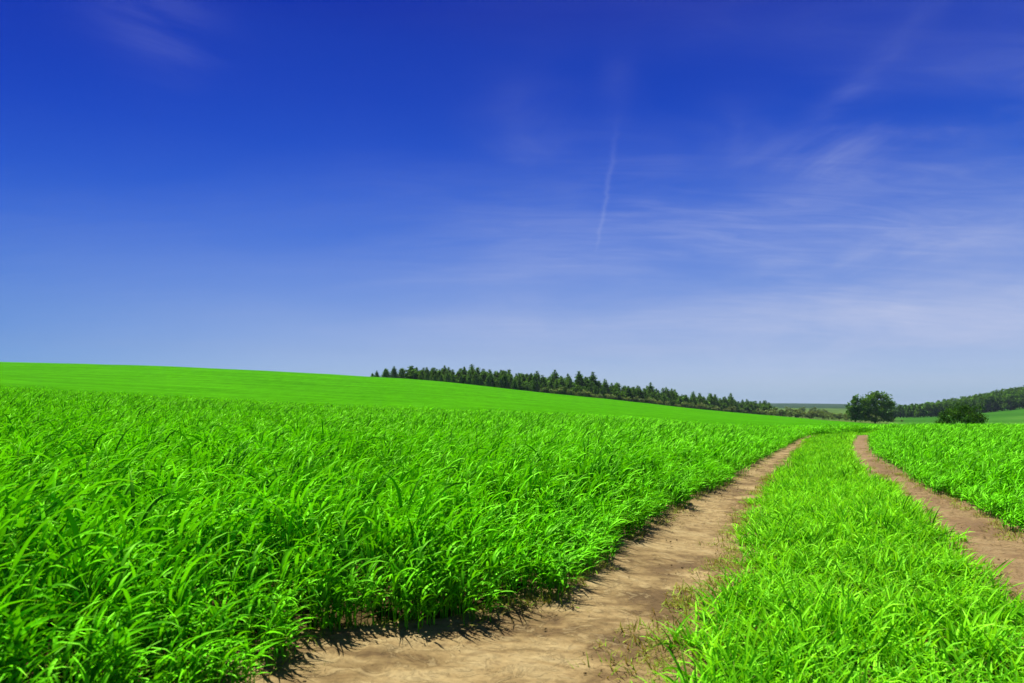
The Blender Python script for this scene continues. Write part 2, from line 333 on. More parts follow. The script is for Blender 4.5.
def ground_mat():
    m, t = new_mat('farmland'); L = t.links.new
    g = N(t, 'ShaderNodeNewGeometry')
    A = {k: N(t, 'ShaderNodeAttribute', attribute_name=k).outputs['Fac'] for k in ('crop', 'meadow', 'forest', 'dry')}
    ns = N(t, 'ShaderNodeTexNoise', i_Scale=3.0, i_Detail=6.0); L(g.outputs['Position'], ns.inputs['Vector'])
    soil = ramp(t, ns.outputs[0], [(.3, (.035, .025, .010)), (.7, (.085, .06, .024))])
    mp = N(t, 'ShaderNodeMapping'); mp.inputs['Scale'].default_value = (.03, .22, .1); mp.inputs['Rotation'].default_value = (0, 0, R(-8)); L(g.outputs['Position'], mp.inputs[0])
    n1 = N(t, 'ShaderNodeTexNoise', i_Scale=1.0, i_Detail=6.0, i_Roughness=.6); L(mp.outputs[0], n1.inputs['Vector'])
    mq = N(t, 'ShaderNodeMapping'); mq.inputs['Scale'].default_value = (.30, .12, .3); L(g.outputs['Position'], mq.inputs[0])
    n2 = N(t, 'ShaderNodeTexNoise', i_Scale=1.4, i_Detail=6.0, i_Roughness=.8); L(mq.outputs[0], n2.inputs['Vector'])
    f = M(t, 'ADD', M(t, 'MULTIPLY', n1.outputs[0], .5), M(t, 'MULTIPLY', n2.outputs[0], .5))
    crop = ramp(t, f, [(.36, (.022, .125, .001)), (.46, (.034, .175, .001)), (.54, (.044, .21, .002)), (.64, (.060, .26, .003))])
    c = mixc(t, A['crop'], soil, crop)
    n3 = N(t, 'ShaderNodeTexNoise', i_Scale=.012, i_Detail=5.0, i_Roughness=.6); L(g.outputs['Position'], n3.inputs['Vector'])
    mead = ramp(t, n3.outputs[0], [(.35, (.022, .085, .008)), (.5, (.030, .115, .010)), (.66, (.055, .15, .018))])
    mead = mixc(t, A['dry'], mead, ramp(t, n3.outputs[0], [(.35, (.035, .06, .016)), (.5, (.06, .105, .022)), (.66, (.12, .16, .05))]))
    c = mixc(t, A['meadow'], c, mead)
    n4 = N(t, 'ShaderNodeTexNoise', i_Scale=.05, i_Detail=5.0); L(g.outputs['Position'], n4.inputs['Vector'])
    forest = ramp(t, n4.outputs[0], [(.35, (.012, .032, .012)), (.65, (.024, .055, .02))])
    c = mixc(t, A['forest'], c, forest)
    p = N(t, 'ShaderNodeBsdfDiffuse'); L(c, p.inputs['Color'])
    b = N(t, 'ShaderNodeBump', i_Strength=.6, i_Distance=.25); L(n2.outputs[0], b.inputs['Height']); L(b.outputs[0], p.inputs['Normal'])
    o = N(t, 'ShaderNodeOutputMaterial'); L(p.outputs[0], o.inputs[0]); return m
m_ground = ground_mat()

# ------------------------------------------------------------------ ground sheet
rows = np.concatenate([np.linspace(-40, 0, 14)[:-1], np.linspace(0, 40, 90)[:-1], np.geomspace(40, 320, 130)[:-1], np.geomspace(320, 6500, 130), [9000]])
s = np.linspace(-2.0, 2.0, 461)
X = s[None, :] * (16 + np.maximum(rows, 0))[:, None]; Y = np.repeat(rows[:, None], len(s), 1)
Z = terrain(X, np.minimum(Y, 6500)).reshape(X.shape)
Yf = Y; pxg = 512 + F * X / np.maximum(Y, 1)
Z = Z - 0.06 * np.clip((60 - Y) / 10, 0, 1)
Z = Z + (fbm(X / 30, Y / 30, 3) - .5) * .5 * np.clip((Y - 90) / 60, 0, 1) * np.clip((700 - Y) / 300, 0, 1)
Z[-1] -= 25
crop = np.clip((Y - 46) / 6, 0, 1)
mead = np.where(pxg > 880, np.clip((Y - 120) / 20, 0, 1), np.clip((Y - 312 - 30*(vnoise(X/20, Y/20)-.5)) / 15, 0, 1))
forest = np.clip((Y - 1500) / 200, 0, 1) * ((vnoise(X / 500 + 3, Y / 260) > .30) | (Y > 2600))
link('ground', mesh_np('ground', np.stack([X, Y, Z], -1), grid_faces(*X.shape), attrs=dict(crop=crop, meadow=mead, forest=forest, dry=np.where(Y < 420, 1, .8) * np.clip((905 - pxg) / 30, 0, 1))), m_ground, kind='structure')

# ------------------------------------------------------------------ the two wheel tracks
def track(name, A, B, y0, y1, seed, widen=.30, brown=0.0):
    ys = [y0]
    while ys[-1] < y1: ys.append(ys[-1] + max(.02, .0055 * max(ys[-1], 0)))
    ys = np.array(ys); nc = 90
    c = np.linspace(0, 1, nc)
    xa = edge(A, ys) - widen; xb = edge(B, ys) + widen
    X = xa[:, None] * (1 - c) + xb[:, None] * c; Y = np.repeat(ys[:, None], nc, 1)
    Z = terrain(X, Y).reshape(X.shape)
    w = (xb - xa)[:, None]
    ed = np.minimum(c[None, :] * w, (1 - c)[None, :] * w) / widen       # 0 at the outer rim, 1 at the visible edge
    warp = fbm(X * 1.3, Y * 1.3, 3, seed)
    d = (fbm(X * 2.2, Y * 2.2, 4, seed + 5) - .5) * .032
    # tyre print: shallow slanted ridges in the middle of the rut
    v = Y * .9 - X * .42
    prt = np.sin((Y + .25 * X + .12 * warp) * 2 * np.pi / .26)
    mid = np.clip(1 - np.abs(c[None, :] - .58) / .26, 0, 1) * np.clip((fbm(X * .8 + 9, Y * .8, 2, seed + 2) - .38) * 5, 0, 1)
    d = d + np.clip(prt, -.2, .8) * .010 * mid
    lumps = np.clip(fbm(X * 14, Y * 14, 3, seed + 9) - .60, 0, 1) * .10 * np.clip((fbm(X * 1.5, Y * 1.5, 2, seed + 3) - .42) * 6, 0, 1)
    cr = np.clip(np.minimum(ed, 3) - 1, 0, 1)
    d = d * (0.35 + .65 * cr) + lumps + (fbm(X * 9, Y * 9, 3, seed + 4) - .5) * .012
    Z = Z + d - .035 * np.sin(np.pi * c)[None, :] - .12 * np.clip(.55 - ed, 0, 1)
    damp = np.clip((fbm(X * 1.6, Y * 2.2, 4, seed + 7) - .42) * 5, 0, 1) * np.clip(1 - np.abs(c[None, :] - .66) / .36, 0, 1)
    return link(name, mesh_np(name, np.stack([X, Y, Z], -1), grid_faces(*X.shape), attrs=dict(across=np.clip(1.25 - ed * .5, 0, 1) * np.ones_like(X), damp=damp, brown=np.full_like(X, brown))), m_dirt, kind='structure')
track('dirt_path', LL, LR, .6, 41, 11)
track('dirt_path', RL, RR_, 1.0, 41, 31, brown=1.0)

# ------------------------------------------------------------------ blades
def blades(P, azi, length, width, th0, th1, nseg, fold=True, rnd=None, twist=None, wbase=.45):
    """P (B,3) bases; th0/th1 angle from the vertical at base and tip"""
    B = len(P); S = nseg + 1
    t = np.linspace(0, 1, S)[None, :]
    th = th0[:, None] + (th1 - th0)[:, None] * t**1.5
    ds = length[:, None] / nseg
    dr = np.sin(th) * ds; dz = np.cos(th) * ds
    r = np.concatenate([np.zeros((B, 1)), np.cumsum(.5 * (dr[:, 1:] + dr[:, :-1]), 1)], 1)
    z = np.concatenate([np.zeros((B, 1)), np.cumsum(.5 * (dz[:, 1:] + dz[:, :-1]), 1)], 1)
    tw = (twist if twist is not None else np.zeros(B))[:, None] * t
    ca, sa = np.cos(azi)[:, None], np.sin(azi)[:, None]
    bend = .12 * length[:, None] * t**2 * np.sin(azi * 7.3)[:, None]
    cx = P[:, 0:1] + r * ca - bend * sa; cy_ = P[:, 1:2] + r * sa + bend * ca; cz = P[:, 2:3] + z
    w = width[:, None] * .5 * np.clip((wbase + (1 - wbase) * np.minimum(t / .3, 1)) * np.clip(1 - t, 0, 1)**.62 * 1.12, .03, 1)
    nx, nz = -np.cos(th), np.sin(th)                    # upper-face normal in the blade plane
    sx = -sa * np.cos(tw) + nx * ca * np.sin(tw); sy = ca * np.cos(tw) + nx * sa * np.sin(tw); sz = nz * np.sin(tw)
    L_ = np.stack([cx - sx * w, cy_ - sy * w, cz - sz * w], -1); R_ = np.stack([cx + sx * w, cy_ + sy * w, cz + sz * w], -1)
    rn = rng.random(B) if rnd is None else rnd
    if fold:
        k = .32 * w
        Mi = np.stack([cx - nx * ca * k, cy_ - nx * sa * k, cz - nz * k], -1)
        V = np.stack([L_, Mi, R_], 2); nc = 3
    else:
        V = np.stack([L_, R_], 2); nc = 2
    base = (np.arange(B) * S * nc)[:, None, None]
    i = (np.arange(nseg)[:, None] * nc + np.arange(nc - 1)[None, :])[None] + base
    Fc = np.stack([i, i + 1, i + nc + 1, i + nc], -1).reshape(-1, 4)
    al = np.repeat(np.repeat(t, B, 0)[:, :, None], nc, 2); ra = np.repeat(np.repeat(rn[:, None], S, 1)[:, :, None], nc, 2)
    return V.reshape(-1, 3), Fc, al.ravel(), ra.ravel()
def merge(parts):
    Vs, Fs, A, B = [], [], [], []; o = 0
    for v, f, a, b in parts:
        Vs.append(v); Fs.append(f + o); A.append(a); B.append(b); o += len(v)
    return np.vstack(Vs), np.vstack(Fs), np.concatenate(A), np.concatenate(B)
U = lambda a, b, n: rng.uniform(a, b, n)
WIND = R(-10)   # leaves arch mostly towards +X
def crop_patch(rad, nst, nleaf, seg, hgt, wmul=1.0, fold=True, lscale=1.0):
    r = rad * np.sqrt(rng.random(nst)); a = U(0, 2*np.pi, nst)
    sx, sy = r*np.cos(a), r*np.sin(a); hs = hgt * U(.55, .80, nst)
    lean_a = rng.normal(WIND, .9, nst); lean = U(.03, .22, nst)
    parts = []
    if seg >= 3:
        P = np.stack([sx, sy, np.full(nst, -.10)], -1)
        parts.append(blades(P, lean_a, hs + .10, np.full(nst, .009 * wmul), lean*.3, lean, max(2, seg//2), False, wbase=1.0))
    P, az_, ln, wd, t0, t1 = [], [], [], [], [], []
    for i in range(nst):
        ph = rng.uniform(0, 2*np.pi)
        for k in range(nleaf):
            q = ((k + rng.uniform(.2, .9)) / nleaf)**.92; hh = hs[i] * (0.03 + .97*q); rr = hh * math.tan(lean[i]*.6)
            P.append((sx[i] + rr*math.cos(lean_a[i]), sy[i] + rr*math.sin(lean_a[i]), hh))
            aa = ph + k*np.pi + rng.normal(0, .35)
            # pull the direction towards the wind
            vx, vy = math.cos(aa) + .95*math.cos(WIND), math.sin(aa) + .95*math.sin(WIND)
            az_.append(math.atan2(vy, vx))
            ln.append(hgt * rng.choice([rng.uniform(.32, .55), rng.uniform(.50, .80)], p=[.6, .4]) * (.75 + .35*q) * lscale); wd.append(rng.uniform(.012, .023) * wmul)
            up = q
            t0.append(rng.uniform(.10, .50) * (1.3 - .5*up)); t1.append(rng.uniform(1.3, 2.6) * (1.1 - .2*up))
    n = len(P)
    parts.append(blades(np.array(P), np.array(az_), np.array(ln), np.array(wd), np.array(t0), np.array(t1), seg, fold, twist=rng.normal(0, .9, n)))
    return merge(parts)
def grass_patch(rad, nb, seg, hgt, wmul=1.0, fold=False, spread=1.0):
    r = rad * np.sqrt(rng.random(nb)); a = U(0, 2*np.pi, nb)
    P = np.stack([r*np.cos(a), r*np.sin(a), np.full(nb, -.05)], -1)
    az_ = U(0, 2*np.pi, nb); vx = np.cos(az_) + .35; az_ = np.arctan2(np.sin(az_), vx)
    return blades(P, az_, hgt * U(.6, 1.35, nb) + .05, U(.008, .017, nb) * wmul, U(.0, .7, nb) * spread, U(.6, 2.2, nb), seg, fold, twist=rng.normal(0, .8, nb), wbase=.7)

def variants(prefix, mat, makers):
    c = bpy.data.collections.new(prefix)
    for i, mk in enumerate(makers):
        v, f, a, b = mk()
        me = mesh_np('%s_%02d' % (prefix, i), v, f, attrs=dict(along=a, rnd=b)); me.materials.append(mat)
        o = bpy.data.objects.new('%s_%02d' % (prefix, i), me); c.objects.link(o)
    return c
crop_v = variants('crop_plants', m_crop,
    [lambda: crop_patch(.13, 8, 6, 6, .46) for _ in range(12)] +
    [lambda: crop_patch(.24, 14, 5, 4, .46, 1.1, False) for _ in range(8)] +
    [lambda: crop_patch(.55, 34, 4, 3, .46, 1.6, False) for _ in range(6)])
strip_v = variants('strip_grass', m_strip,
    [lambda: grass_patch(.10, 28, 5, .15, 1.05, True) for _ in range(10)] +
    [lambda: grass_patch(.20, 60, 3, .135, 1.2) for _ in range(8)] +
    [lambda: grass_patch(.40, 90, 2, .18, 2.0) for _ in range(5)])
dry_v = variants('verge_grass', m_dry, [lambda: grass_patch(.06, 16, 3, .022, .5, False, 3.0) for _ in range(8)])

def scatter_group(name, coll):
    g = bpy.data.node_groups.new(name, 'GeometryNodeTree')
    g.interface.new_socket('Geometry', in_out='INPUT', socket_type='NodeSocketGeometry')
    g.interface.new_socket('Geometry', in_out='OUTPUT', socket_type='NodeSocketGeometry')
    gi = g.nodes.new('NodeGroupInput'); go = g.nodes.new('NodeGroupOutput')
    ci_ = g.nodes.new('GeometryNodeCollectionInfo'); ci_.inputs['Collection'].default_value = coll
    ci_.inputs['Separate Children'].default_value = True; ci_.inputs['Reset Children'].default_value = True
    ip = g.nodes.new('GeometryNodeInstanceOnPoints'); ip.inputs['Pick Instance'].default_value = True
    def na(nm, dt):
        n = g.nodes.new('GeometryNodeInputNamedAttribute'); n.data_type = dt; n.inputs['Name'].default_value = nm; return n.outputs['Attribute']
    g.links.new(gi.outputs[0], ip.inputs['Points']); g.links.new(ci_.outputs[0], ip.inputs['Instance'])
    g.links.new(na('idx', 'INT'), ip.inputs['Instance Index']); g.links.new(na('rot', 'FLOAT_VECTOR'), ip.inputs['Rotation'])
    g.links.new(na('scl', 'FLOAT_VECTOR'), ip.inputs['Scale'])
    g.links.new(ip.outputs[0], go.inputs[0]); return g
GR = {c.name: scatter_group('scatter_' + c.name, c) for c in (crop_v, strip_v, dry_v)}
def scatter(name, coll, X, Y, idx, scl, rotz, label, cat, zoff=0.0, group=None):
    Z = terrain(X, Y) + zoff; n = len(X)
    me = bpy.data.meshes.new(name); me.vertices.add(n); me.vertices.foreach_set('co', np.stack([X, Y, Z], -1).astype(np.float32).ravel())
    a = me.attributes.new('idx', 'INT', 'POINT'); a.data.foreach_set('value', idx.astype(np.int32))
    a = me.attributes.new('rot', 'FLOAT_VECTOR', 'POINT')
    a.data.foreach_set('vector', np.stack([rng.normal(0, .06, n), rng.normal(0, .06, n), rotz], -1).astype(np.float32).ravel())
    a = me.attributes.new('scl', 'FLOAT_VECTOR', 'POINT'); a.data.foreach_set('vector', scl.astype(np.float32).ravel())
    o = bpy.data.objects.new(name, me); col.objects.link(o)
    md = o.modifiers.new('scatter', 'NODES'); md.node_group = GR[coll.name]
    o['kind'] = 'stuff'; o['label'] = label; o['category'] = cat
    if group: o['group'] = group
    return o
def sample(y0, y1, dens):
    """random points over the viewing wedge (with side margins) between two depths"""
    hw = lambda y: .78 * y + 2.5
    st = dens**-.5; nx, ny = int(2 * hw(y1) / st) + 1, int(round((y1 - y0) / st)) + 1
    gx, gy = np.meshgrid((np.arange(nx) + .5) / nx, (np.arange(ny) + .5) / ny)      # jittered grid: even, without bald gaps
    X = (gx.ravel() + U(-.62, .62, nx * ny) / nx) * 2 * hw(y1) - hw(y1); Yr = y0 + (y1 - y0) * (gy.ravel() + U(-.62, .62, nx * ny) / ny)
    k = np.abs(X) < hw(Yr)
    return X[k], Yr[k]
def clsfy(X, Y):
    j = .05 * (vnoise(X * 3, Y * 3, 77) - .5) * 4
    return X - edge(LL, Y) + j, X - edge(LR, Y) + j, X - edge(RL, Y) + j, X - edge(RR_, Y) + j
def field(side):
    Xs, Ys, I, S, RZ = [], [], [], [], []
    for y0, y1, dens, i0, i1, marg in ((.35, 4.5, 31, 0, 12, .03), (4.5, 11, 25, 0, 12, .05), (11, 34, 8.5, 12, 20, .16), (34, 74, 2.0, 20, 26, .4)):
        X, Y = sample(y0, y1, dens)
        a, b, c, d = clsfy(X, Y)
        k = (a < -marg) if side < 0 else (d > marg)
        if side < 0: k |= (Y > 47.6)
        else: k &= (Y < 46)
        X, Y = X[k], Y[k]; e = -a[k] if side < 0 else d[k]
        if y1 < 40:      # thicker, lower growth along the track's edge
            X2, Y2 = sample(y0, y1, dens * 1.1); a2, b2, c2, d2 = clsfy(X2, Y2)
            e2 = -a2 if side < 0 else d2; k2 = (e2 > marg) & (e2 < marg + .35)
            X = np.concatenate([X, X2[k2]]); Y = np.concatenate([Y, Y2[k2]]); e = np.concatenate([e, e2[k2]])
        n = len(X); Xs.append(X); Ys.append(Y); I.append(rng.integers(i0, i1, n))
        sz = U(.80, 1.14, n) * (.90 + .25 * fbm(X / 2.5, Y / 2.5, 2, 5)) * (.90 + .16 * vnoise(X / .45, Y / .45, 15)); e = np.abs(e)
        sz *= np.clip(.34 + e * (.95 if side < 0 else .9), .34, 1.0) if y1 < 40 else 1
        if side > 0: sz *= .86
        S.append(np.stack([sz * .5 + .5, sz * .5 + .5, sz], -1)); RZ.append(rng.normal(0, .75, n))
    X, Y = np.concatenate(Xs), np.concatenate(Ys)
    return X, Y, np.concatenate(I), np.vstack(S), np.concatenate(RZ)
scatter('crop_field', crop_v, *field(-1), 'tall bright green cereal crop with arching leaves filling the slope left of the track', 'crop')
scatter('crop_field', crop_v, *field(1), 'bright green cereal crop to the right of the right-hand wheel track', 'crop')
def strip():
    Xs, Ys, I, S, RZ = [], [], [], [], []
    for y0, y1, dens, i0, i1, marg in ((.2, 4.5, 62, 0, 10, .09), (4.5, 10, 52, 0, 10, .09), (10, 26, 16, 10, 18, .17), (26, 48, 7, 18, 23, .3)):
        X, Y = sample(y0, y1, dens); a, b, c, d = clsfy(X, Y)
        k = (b > marg) & (c < -marg); X, Y = X[k], Y[k]; e = np.minimum(b[k], -c[k]); n = len(X)
        Xs.append(X); Ys.append(Y); I.append(rng.integers(i0, i1, n))
        sz = U(.65, 1.35, n) * (.45 + 1.1 * fbm(X / .8, Y / .8, 3, 9)) * np.clip(.42 + e * 1.6, .4, 1.0)
        S.append(np.stack([sz * .4 + .6, sz * .4 + .6, sz], -1)); RZ.append(U(-np.pi, np.pi, n))
    return np.concatenate(Xs), np.concatenate(Ys), np.concatenate(I), np.vstack(S), np.concatenate(RZ)
scatter('grass', strip_v, *strip(), 'short yellow-green grass on the strip between the two wheel tracks', 'grass')
def verge():
    Xs, Ys = [], []
    for y0, y1, dens in ((.8, 5, 900), (5, 12, 420), (12, 34, 100)):
        X, Y = sample(y0, y1, dens); a, b, c, d = clsfy(X, Y)
        w = .03 + .10 * vnoise(X * 1.7, Y * 1.7, 3)
        e = np.minimum.reduce([np.abs(a + .05) * 1.6, np.abs(b - .02) * .75, np.abs(c + .02) * 1.6, np.abs(d - .03) * 1.3])
        k = rng.random(len(X)) < np.exp(-(e / w)**2) * np.where(np.abs(b) < .3, .62, np.where(np.abs(a) < .3, .6, .4))
        Xs.append(X[k]); Ys.append(Y[k])
    X, Y = np.concatenate(Xs), np.concatenate(Ys); n = len(X); sz = U(.6, 1.5, n)
    return X, Y, rng.integers(0, 8, n), np.stack([sz, sz, sz], -1), U(-np.pi, np.pi, n)
scatter('dry_grass', dry_v, *verge(), 'low dried yellow and olive grass fringing the bare wheel tracks', 'dry grass', .012)

m_straw = leaf_mat('dead_leaf', (.055, .028, .012), (.30, .22, .09), trans=.1, gloss=.02, patch=False)
def straw_patch():
    n = 5; P = np.stack([U(-.06, .06, n), U(-.06, .06, n), U(.0, .006, n)], -1)
    return blades(P, U(0, 6.28, n), U(.02, .09, n), U(.002, .006, n), U(1.40, 1.56, n), U(1.57, 1.75, n), 3, False, wbase=.8)
straw_v = variants('straw_bits', m_straw, [straw_patch for _ in range(8)]); GR['straw_bits'] = scatter_group('scatter_straw_bits', straw_v)
def straw():
    X, Y = sample(1.2, 16, 420); a, b, c, d = clsfy(X, Y); inn = ((a > -.1) & (b < .1)) | ((c > -.1) & (d < .1))
    e = np.minimum(np.abs(a - .1), np.abs(d + .08)); e2 = np.minimum(np.abs(b), np.abs(c))
    p = np.exp(-(e / .16)**2) * .40 + np.exp(-(e2 / .08)**2) * .25 + .012
    p = p * np.clip((fbm(X * 1.4, Y * 1.4, 3, 61) - .36) * 4, .05, 1)
    k = inn & (rng.random(len(X)) < p); X, Y = X[k], Y[k]; n = len(X); sz = U(.5, 1.3, n)
    return X, Y, rng.integers(0, 8, n), np.stack([sz]*3, -1), U(-np.pi, np.pi, n)
scatter('straw', straw_v, *straw(), 'dead brown leaf scraps scattered along the edges of the bare tracks', 'straw', -.014)

# ------------------------------------------------------------------ clods and pebbles on the tracks
def clods():
    import itertools
    phi = (1 + 5**.5) / 2
    ico = np.array([(-1, phi, 0), (1, phi, 0), (-1, -phi, 0), (1, -phi, 0), (0, -1, phi), (0, 1, phi), (0, -1, -phi), (0, 1, -phi), (phi, 0, -1), (phi, 0, 1), (-phi, 0, -1), (-phi, 0, 1)]) / 1.9
    fc = np.array([(0, 11, 5), (0, 5, 1), (0, 1, 7), (0, 7, 10), (0, 10, 11), (1, 5, 9), (5, 11, 4), (11, 10, 2), (10, 7, 6), (7, 1, 8), (3, 9, 4), (3, 4, 2), (3, 2, 6), (3, 6, 8), (3, 8, 9), (4, 9, 5), (2, 4, 11), (6, 2, 10), (8, 6, 7), (9, 8, 1)])
    X, Y = sample(1.2, 14, 520); a, b, c, d = clsfy(X, Y)
    inl = (a > -.02) & (b < .02); inr = (c > -.02) & (d < .02)
    dens = np.clip((fbm(X * 1.6, Y * 1.6, 3, 41) - .50) * 7, 0.03, 1)
    k = (inl | inr) & (rng.random(len(X)) < dens * .40); X, Y = X[k], Y[k]
    Z = terrain(X, Y) - .022; n = len(X); r = .0018 + .006 * rng.random(n)**4
    V = ico[None] * (1 + rng.normal(0, .22, (n, 12, 1))) * r[:, None, None] * np.array([1.2, 1, .7]) + np.stack([X, Y, Z], -1)[:, None]
    Fc = fc[None] + (np.arange(n) * 12)[:, None, None]
    return mesh_np('soil_clods', V.reshape(-1, 3), Fc.reshape(-1, 3), attrs=dict(across=np.full(n*12, .7), damp=np.repeat(rng.random(n), 12)), smooth_=False)
link('soil_clods', clods(), m_dirt, kind='stuff', label='small crumbs of dry soil lying on the bare wheel tracks', cat='soil crumbs')

# ------------------------------------------------------------------ trees
def leafcloud(C, n_per, spread, size, up=.25):
    """small leaf faces around clump centres C (k,3)"""
    k = len(C); P = np.repeat(C, n_per, 0) + rng.normal(0, 1, (k*n_per, 3)) * np.repeat(np.broadcast_to(spread, (k, 3)), n_per, 0)
    n = len(P); d1 = rng.normal(0, 1, (n, 3)); d1 /= np.linalg.norm(d1, axis=1)[:, None]
    d2 = np.cross(d1, rng.normal(0, 1, (n, 3)) + np.array([0, 0, up])); d2 /= np.linalg.norm(d2, axis=1)[:, None] + 1e-9
    s_ = (size * U(.6, 1.4, n))[:, None]
    V = np.stack([P - d1*s_, P - d2*s_*.55, P + d1*s_, P + d2*s_*.55], 1)
    rn = np.repeat(np.clip(np.repeat(rng.random(k), n_per) * .6 + rng.random(n) * .4, 0, 1), 4)
    return V.reshape(-1, 3), np.arange(n*4).reshape(-1, 4), np.full(n*4, .5), rn
def limb(p0, p1, r0, r1, nseg=4, sides=6, wob=.03):
    p0, p1 = np.array(p0, float), np.array(p1, float); ax = p1 - p0; ln = np.linalg.norm(ax); ax /= ln
    u = np.cross(ax, (0.3, .9, .2)); u /= np.linalg.norm(u); v = np.cross(ax, u)
    V = []
    off = np.cumsum(rng.normal(0, wob*ln/nseg*2, (nseg+1, 2)), 0); off[0] = 0
    for i in range(nseg+1):
        t = i/nseg; c = p0 + (p1-p0)*t + u*off[i, 0] + v*off[i, 1]; r = r0 + (r1-r0)*t
        for k in range(sides): V.append(c + (u*math.cos(2*np.pi*k/sides) + v*math.sin(2*np.pi*k/sides))*r)
    Fc = [(i*sides+k, i*sides+(k+1) % sides, (i+1)*sides+(k+1) % sides, (i+1)*sides+k) for i in range(nseg) for k in range(sides)]
    return np.array(V), np.array(Fc), np.zeros(len(V)), np.zeros(len(V))
def conifer(h, rad, pine=False):
    C = []; tr = [limb((0, 0, -.6), (0, 0, h*.96), h*.018, h*.003, 5)]
    nl = int(h * 2.2); st = .02 if not pine else .06
    for i in range(nl):
        t = st + (1-st) * i / nl; z = h * t
        rr = rad * ((1 - t) / (1 - st))**(.80 if not pine else .58) * rng.uniform(.75, 1.2) + .03
        nb = 2 + int(rr * 4.5 + rng.random()); ph = rng.uniform(0, 6.28)
        for k in range(nb):
            a = ph + k*6.283/nb + rng.normal(0, .2); r = rr*rng.uniform(.65, 1.1)
            for q in ((.45, .75, 1.0) if rr > .8 else (.8,)):
                C.append((math.cos(a)*r*q, math.sin(a)*r*q, z - r*q*.18 + rng.normal(0, .08)))
            if k % 3 == 0: tr.append(limb((0, 0, z), (math.cos(a)*r*.8, math.sin(a)*r*.8, z - r*.1), h*.005, .01, 2, 4))
    C.append((0, 0, h*.97)); C = np.array(C)
    sp = (.10 + .34 * np.clip(1.15 - C[:, 2:3] / h, 0, 1)**.7) * np.array([1, 1, .75])
    return merge(tr), leafcloud(C, 7, sp, .22)
def broadleaf(h, rad, base=.22, nclump=60, per=26, leaf=.26, lob=None, trunkr=.03, flat=1.0, cs=.10):
    zc = h*(base + (1-base)*.52); rz = h*(1-base)*.5*flat
    tr = [limb((0, 0, -.8), (rng.normal(0, .02)*h, 0, h*.5), h*trunkr, h*trunkr*.5, 5, 8)]
    C = []
    lobes = lob or [(rng.normal(0, .35)*rad, rng.normal(0, .35)*rad, zc + rng.normal(0, .25)*rz, rng.uniform(.5, .8)) for _ in range(6)] + [(0, 0, zc, .85)]
    for lx, ly, lz, ls in lobes:
        tr.append(limb((0, 0, h*rng.uniform(.18, .42)), (lx, ly, lz), h*trunkr*.42, h*.004, 4, 5, .06))
        k = max(3, int(nclump*ls/len(lobes)*1.4))
        d = rng.normal(0, 1, (k, 3)); d /= np.linalg.norm(d, axis=1)[:, None]
        rr = rng.uniform(.45, 1.05, (k, 1))
        c = np.array([lx, ly, lz]) + d*rr*np.array([rad*ls*.62, rad*ls*.62, rz*ls*.62]); c[:, 2] = np.maximum(c[:, 2], h*base*.7)
        C.append(c)
        for j in range(0, k, 4): tr.append(limb((lx*.6, ly*.6, lz*.8), c[j], h*.006, .01, 2, 4))
    C = np.vstack(C)
    return merge(tr), leafcloud(C, per, (rad*cs, rad*cs, rad*cs*.75), leaf)
def proto(name, tc_, mat):
    (tv, tf, ta, tb), (v, f, a, b) = tc_
    tm = mesh_np(name+'_trunk', tv, tf, attrs=dict(along=ta, rnd=tb)); tm.materials.append(m_bark)
    cm = mesh_np(name+'_crown', v, f, attrs=dict(along=a, rnd=b), smooth_=False); cm.materials.append(mat)
    return tm, cm
def plant(name, pr, X, Y, sc, rz, label, cat, group=None, sink=0.0, crown='crown'):
    e = bpy.data.objects.new(name, None); e.empty_display_size = .3; col.objects.link(e)
    z = float(terrain([X], [Y])[0]) + (float(fbm(np.array([X/30]), np.array([Y/30]), 3)[0]) - .5)*.5*min(1, max(0, (Y-90)/60))*min(1, max(0, (700-Y)/300)) - sink
    e.location = (X, Y, z); e.rotation_euler = (0, 0, rz); e.scale = sc if isinstance(sc, tuple) else (sc, sc, sc)
    e['label'] = label; e['category'] = cat
    if group: e['group'] = group
    for nm, me in (('trunk', pr[0]), (crown, pr[1])):
        o = bpy.data.objects.new(nm, me); o.parent = e; col.objects.link(o)
    return e
def at(px, Y): return (px - 512) / F * Y, Y

con = [proto('spruce', conifer(rng.uniform(9.5, 11), rng.uniform(2.5, 3.2)), m_conif) for _ in range(5)]
pin = [proto('pine', conifer(rng.uniform(9, 10), rng.uniform(2.7, 3.4), True), m_conif) for _ in range(4)]
dec = [proto('broadleaf', broadleaf(9.0, 3.6, .03, 80, 22, .36), m_decid) for _ in range(5)]
shr = [proto('shrub', broadleaf(4.2, 2.6, .02, 40, 18, .28), m_olive) for _ in range(4)]

# five trees one can tell apart at the left end of the belt
ends = [(372.5, 318, .30, con, 'smallest tiny conifer, first of all at the left end of the ridge'),
        (376.8, 318, .40, con, 'tiny conifer second from the left end of the ridge trees'),
        (386, 316, .56, pin, 'small lone conifer standing apart third from the left end of the ridge'),
        (394, 318, .62, con, 'pointed conifer just right of the small lone tree on the ridge'),
        (402, 318, .62, pin, 'conifer at the start of the closed belt, before the first broad dark crown'),
        (411, 316, .88, dec, 'first broad dark rounded crown at the left end of the tree belt')]
for px, Y, k, prs, lab in ends:
    x, y = at(px, Y); plant('broadleaf_tree' if prs is dec else 'conifer_tree', random.choice(prs), x, y, (k*1.6, k*1.6, k), rng.uniform(0, 6), lab, 'tree')
